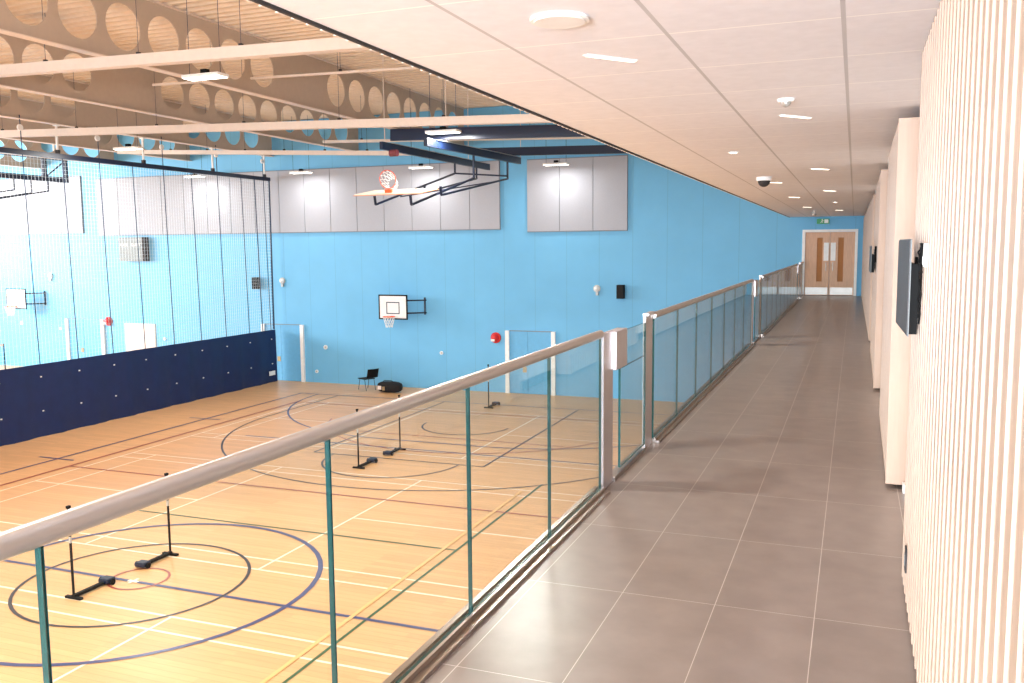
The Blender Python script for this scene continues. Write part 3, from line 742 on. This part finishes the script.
# ------------------------------------------------------------------ slatted timber panels of the right wall
def slat_panel(y0, y1, xa, xb, z0, z1, label, end=True, pitch=.056):
    t = thing('timber_slat_panel', (xa, y0, z0), label, 'wall panel', 'slatted timber panels along the gallery wall')
    fx = lambda y: xa+(xb-xa)*(y-y0)/(y1-y0)
    vs = []
    for y in (y0+.021, y1):
        for x_ in (fx(y)+.022, .455): vs += [(x_, y, z0), (x_, y, z1)]
    MB().add(vs, [(0, 1, 5, 4), (2, 6, 7, 3), (0, 2, 3, 1), (4, 5, 7, 6), (0, 4, 6, 2), (1, 3, 7, 5)]).build('backing_board', M_wood2, t)
    b = MB(); y = y0+.03; k = 0
    while y < y1-.045:
        d = .0 if k % 2 else .004
        b.box(fx(y)+d, fx(y)+.0215, y, y+pitch*.57, z0+.002, z1-.002); y += pitch; k += 1
    b.build('slats', M_wood, t)
    if end: MB().box(xa-.004, .455, y0, y0+.02, z0, z1).build('end_board', M_endb, t)
    return t
slat_panel(.35, 4.72, .262, .262, .03, ZC-.004, 'large slatted pale timber panel filling the right foreground', end=True)
slat_panel(6.40, 9.0, .245, .262, .03, 2.46, 'second slatted timber panel with pale end board, behind the nearer screen')
slat_panel(10.7, 14.6, .245, .262, .03, 2.46, 'third slatted timber panel from the camera, with slim pale end board')
slat_panel(16.0, 30.3, .262, .225, .03, 2.46, 'farthest slatted timber panel, running to the end wall beside the doors', pitch=.09)
t = thing('door_stop_box', (.33, 6.3, 0), 'small white box at floor level under the second timber panel', 'box')
MB().box(.345, .40, 6.28, 6.36, .002, .06).build('body', M_white, t)
t.location = (.33, 6.3, 0)
MB().box(.353, .392, 6.274, 6.279, .012, .045).build('face_plate', M_alu, t)
t = thing('low_socket', (.25, 4.35, .2), 'dark grey socket plate low on the foreground timber panel', 'socket')
MB().box(.254, .2615, 4.24, 4.31, .17, .28).build('plate', M_dark, t, bevel=.002)
MB().box(.252, .2537, 4.255, 4.295, .2, .25).build('insert', M_grey, t)

# wall screens seen edge on
def screen(y0, y1, x0, x1, z0, z1, label):
    t = thing('wall_screen', ((x0+x1)/2, (y0+y1)/2, z0), label, 'screen', 'black wall screens on the gallery wall')
    def slab(a, b_, da, db, za, zb_, nm, m):
        vs = []
        for z in (za, zb_):
            for y in (a, b_):
                k = (y-y0)/(y1-y0); x = x0+(x1-x0)*k
                for d_ in (da, db): vs.append((x+d_, y, z))
        return MB().add(vs, [(0, 2, 3, 1), (4, 5, 7, 6), (0, 1, 5, 4), (2, 6, 7, 3), (0, 4, 6, 2), (1, 3, 7, 5)]).build(nm, m, t)
    slab(y0, y1, .0, .004, z0, z1, 'display_panel', M_screen)
    slab(y0-.003, y1+.003, .004, .008, z0-.004, z1+.004, 'bezel', M_grey)
    slab(y0+.01, y1-.05, .0095, .040, z0+.005, z1-.10, 'rear_case', M_black)
    xm = x0+.046
    MB().box(xm, .262, y0+.30, y0+.42, z0+.12, z0+.32).build('wall_bracket', M_black, t)
    b = MB(); random.seed(3)
    for k in range(9):
        pts = []; xa = x0+.034+random.uniform(0, .006); ya = y0-.012-random.uniform(0, .05)
        for j in range(9): pts.append((min(.255, xa+random.uniform(-.006, .014)), ya+random.uniform(-.012, .012), z1-.015-(z1-z0)*(.35+.06*k)*j/8))
        b.tube(pts, .0035, 5)
    b.build('cable_bundle', M_black, t)
    return t
screen(4.0, 4.68, .210, .196, 1.27, 1.665, 'black wall screen seen edge-on, on the foreground timber panel')
t = thing('cable_outlet', (.25, 3.75, 1.56), 'white outlet box with cables beside the nearer wall screen', 'outlet')
MB().box(.246, .2615, 3.72, 3.78, 1.56, 1.65).build('box', M_white, t, bevel=.003)
MB().box(.243, .2457, 3.735, 3.765, 1.57, 1.60).build('faceplate', M_alu, t)
screen(11.6, 12.5, .185, .178, 1.30, 1.62, 'black wall screen farther along, on the third timber panel')
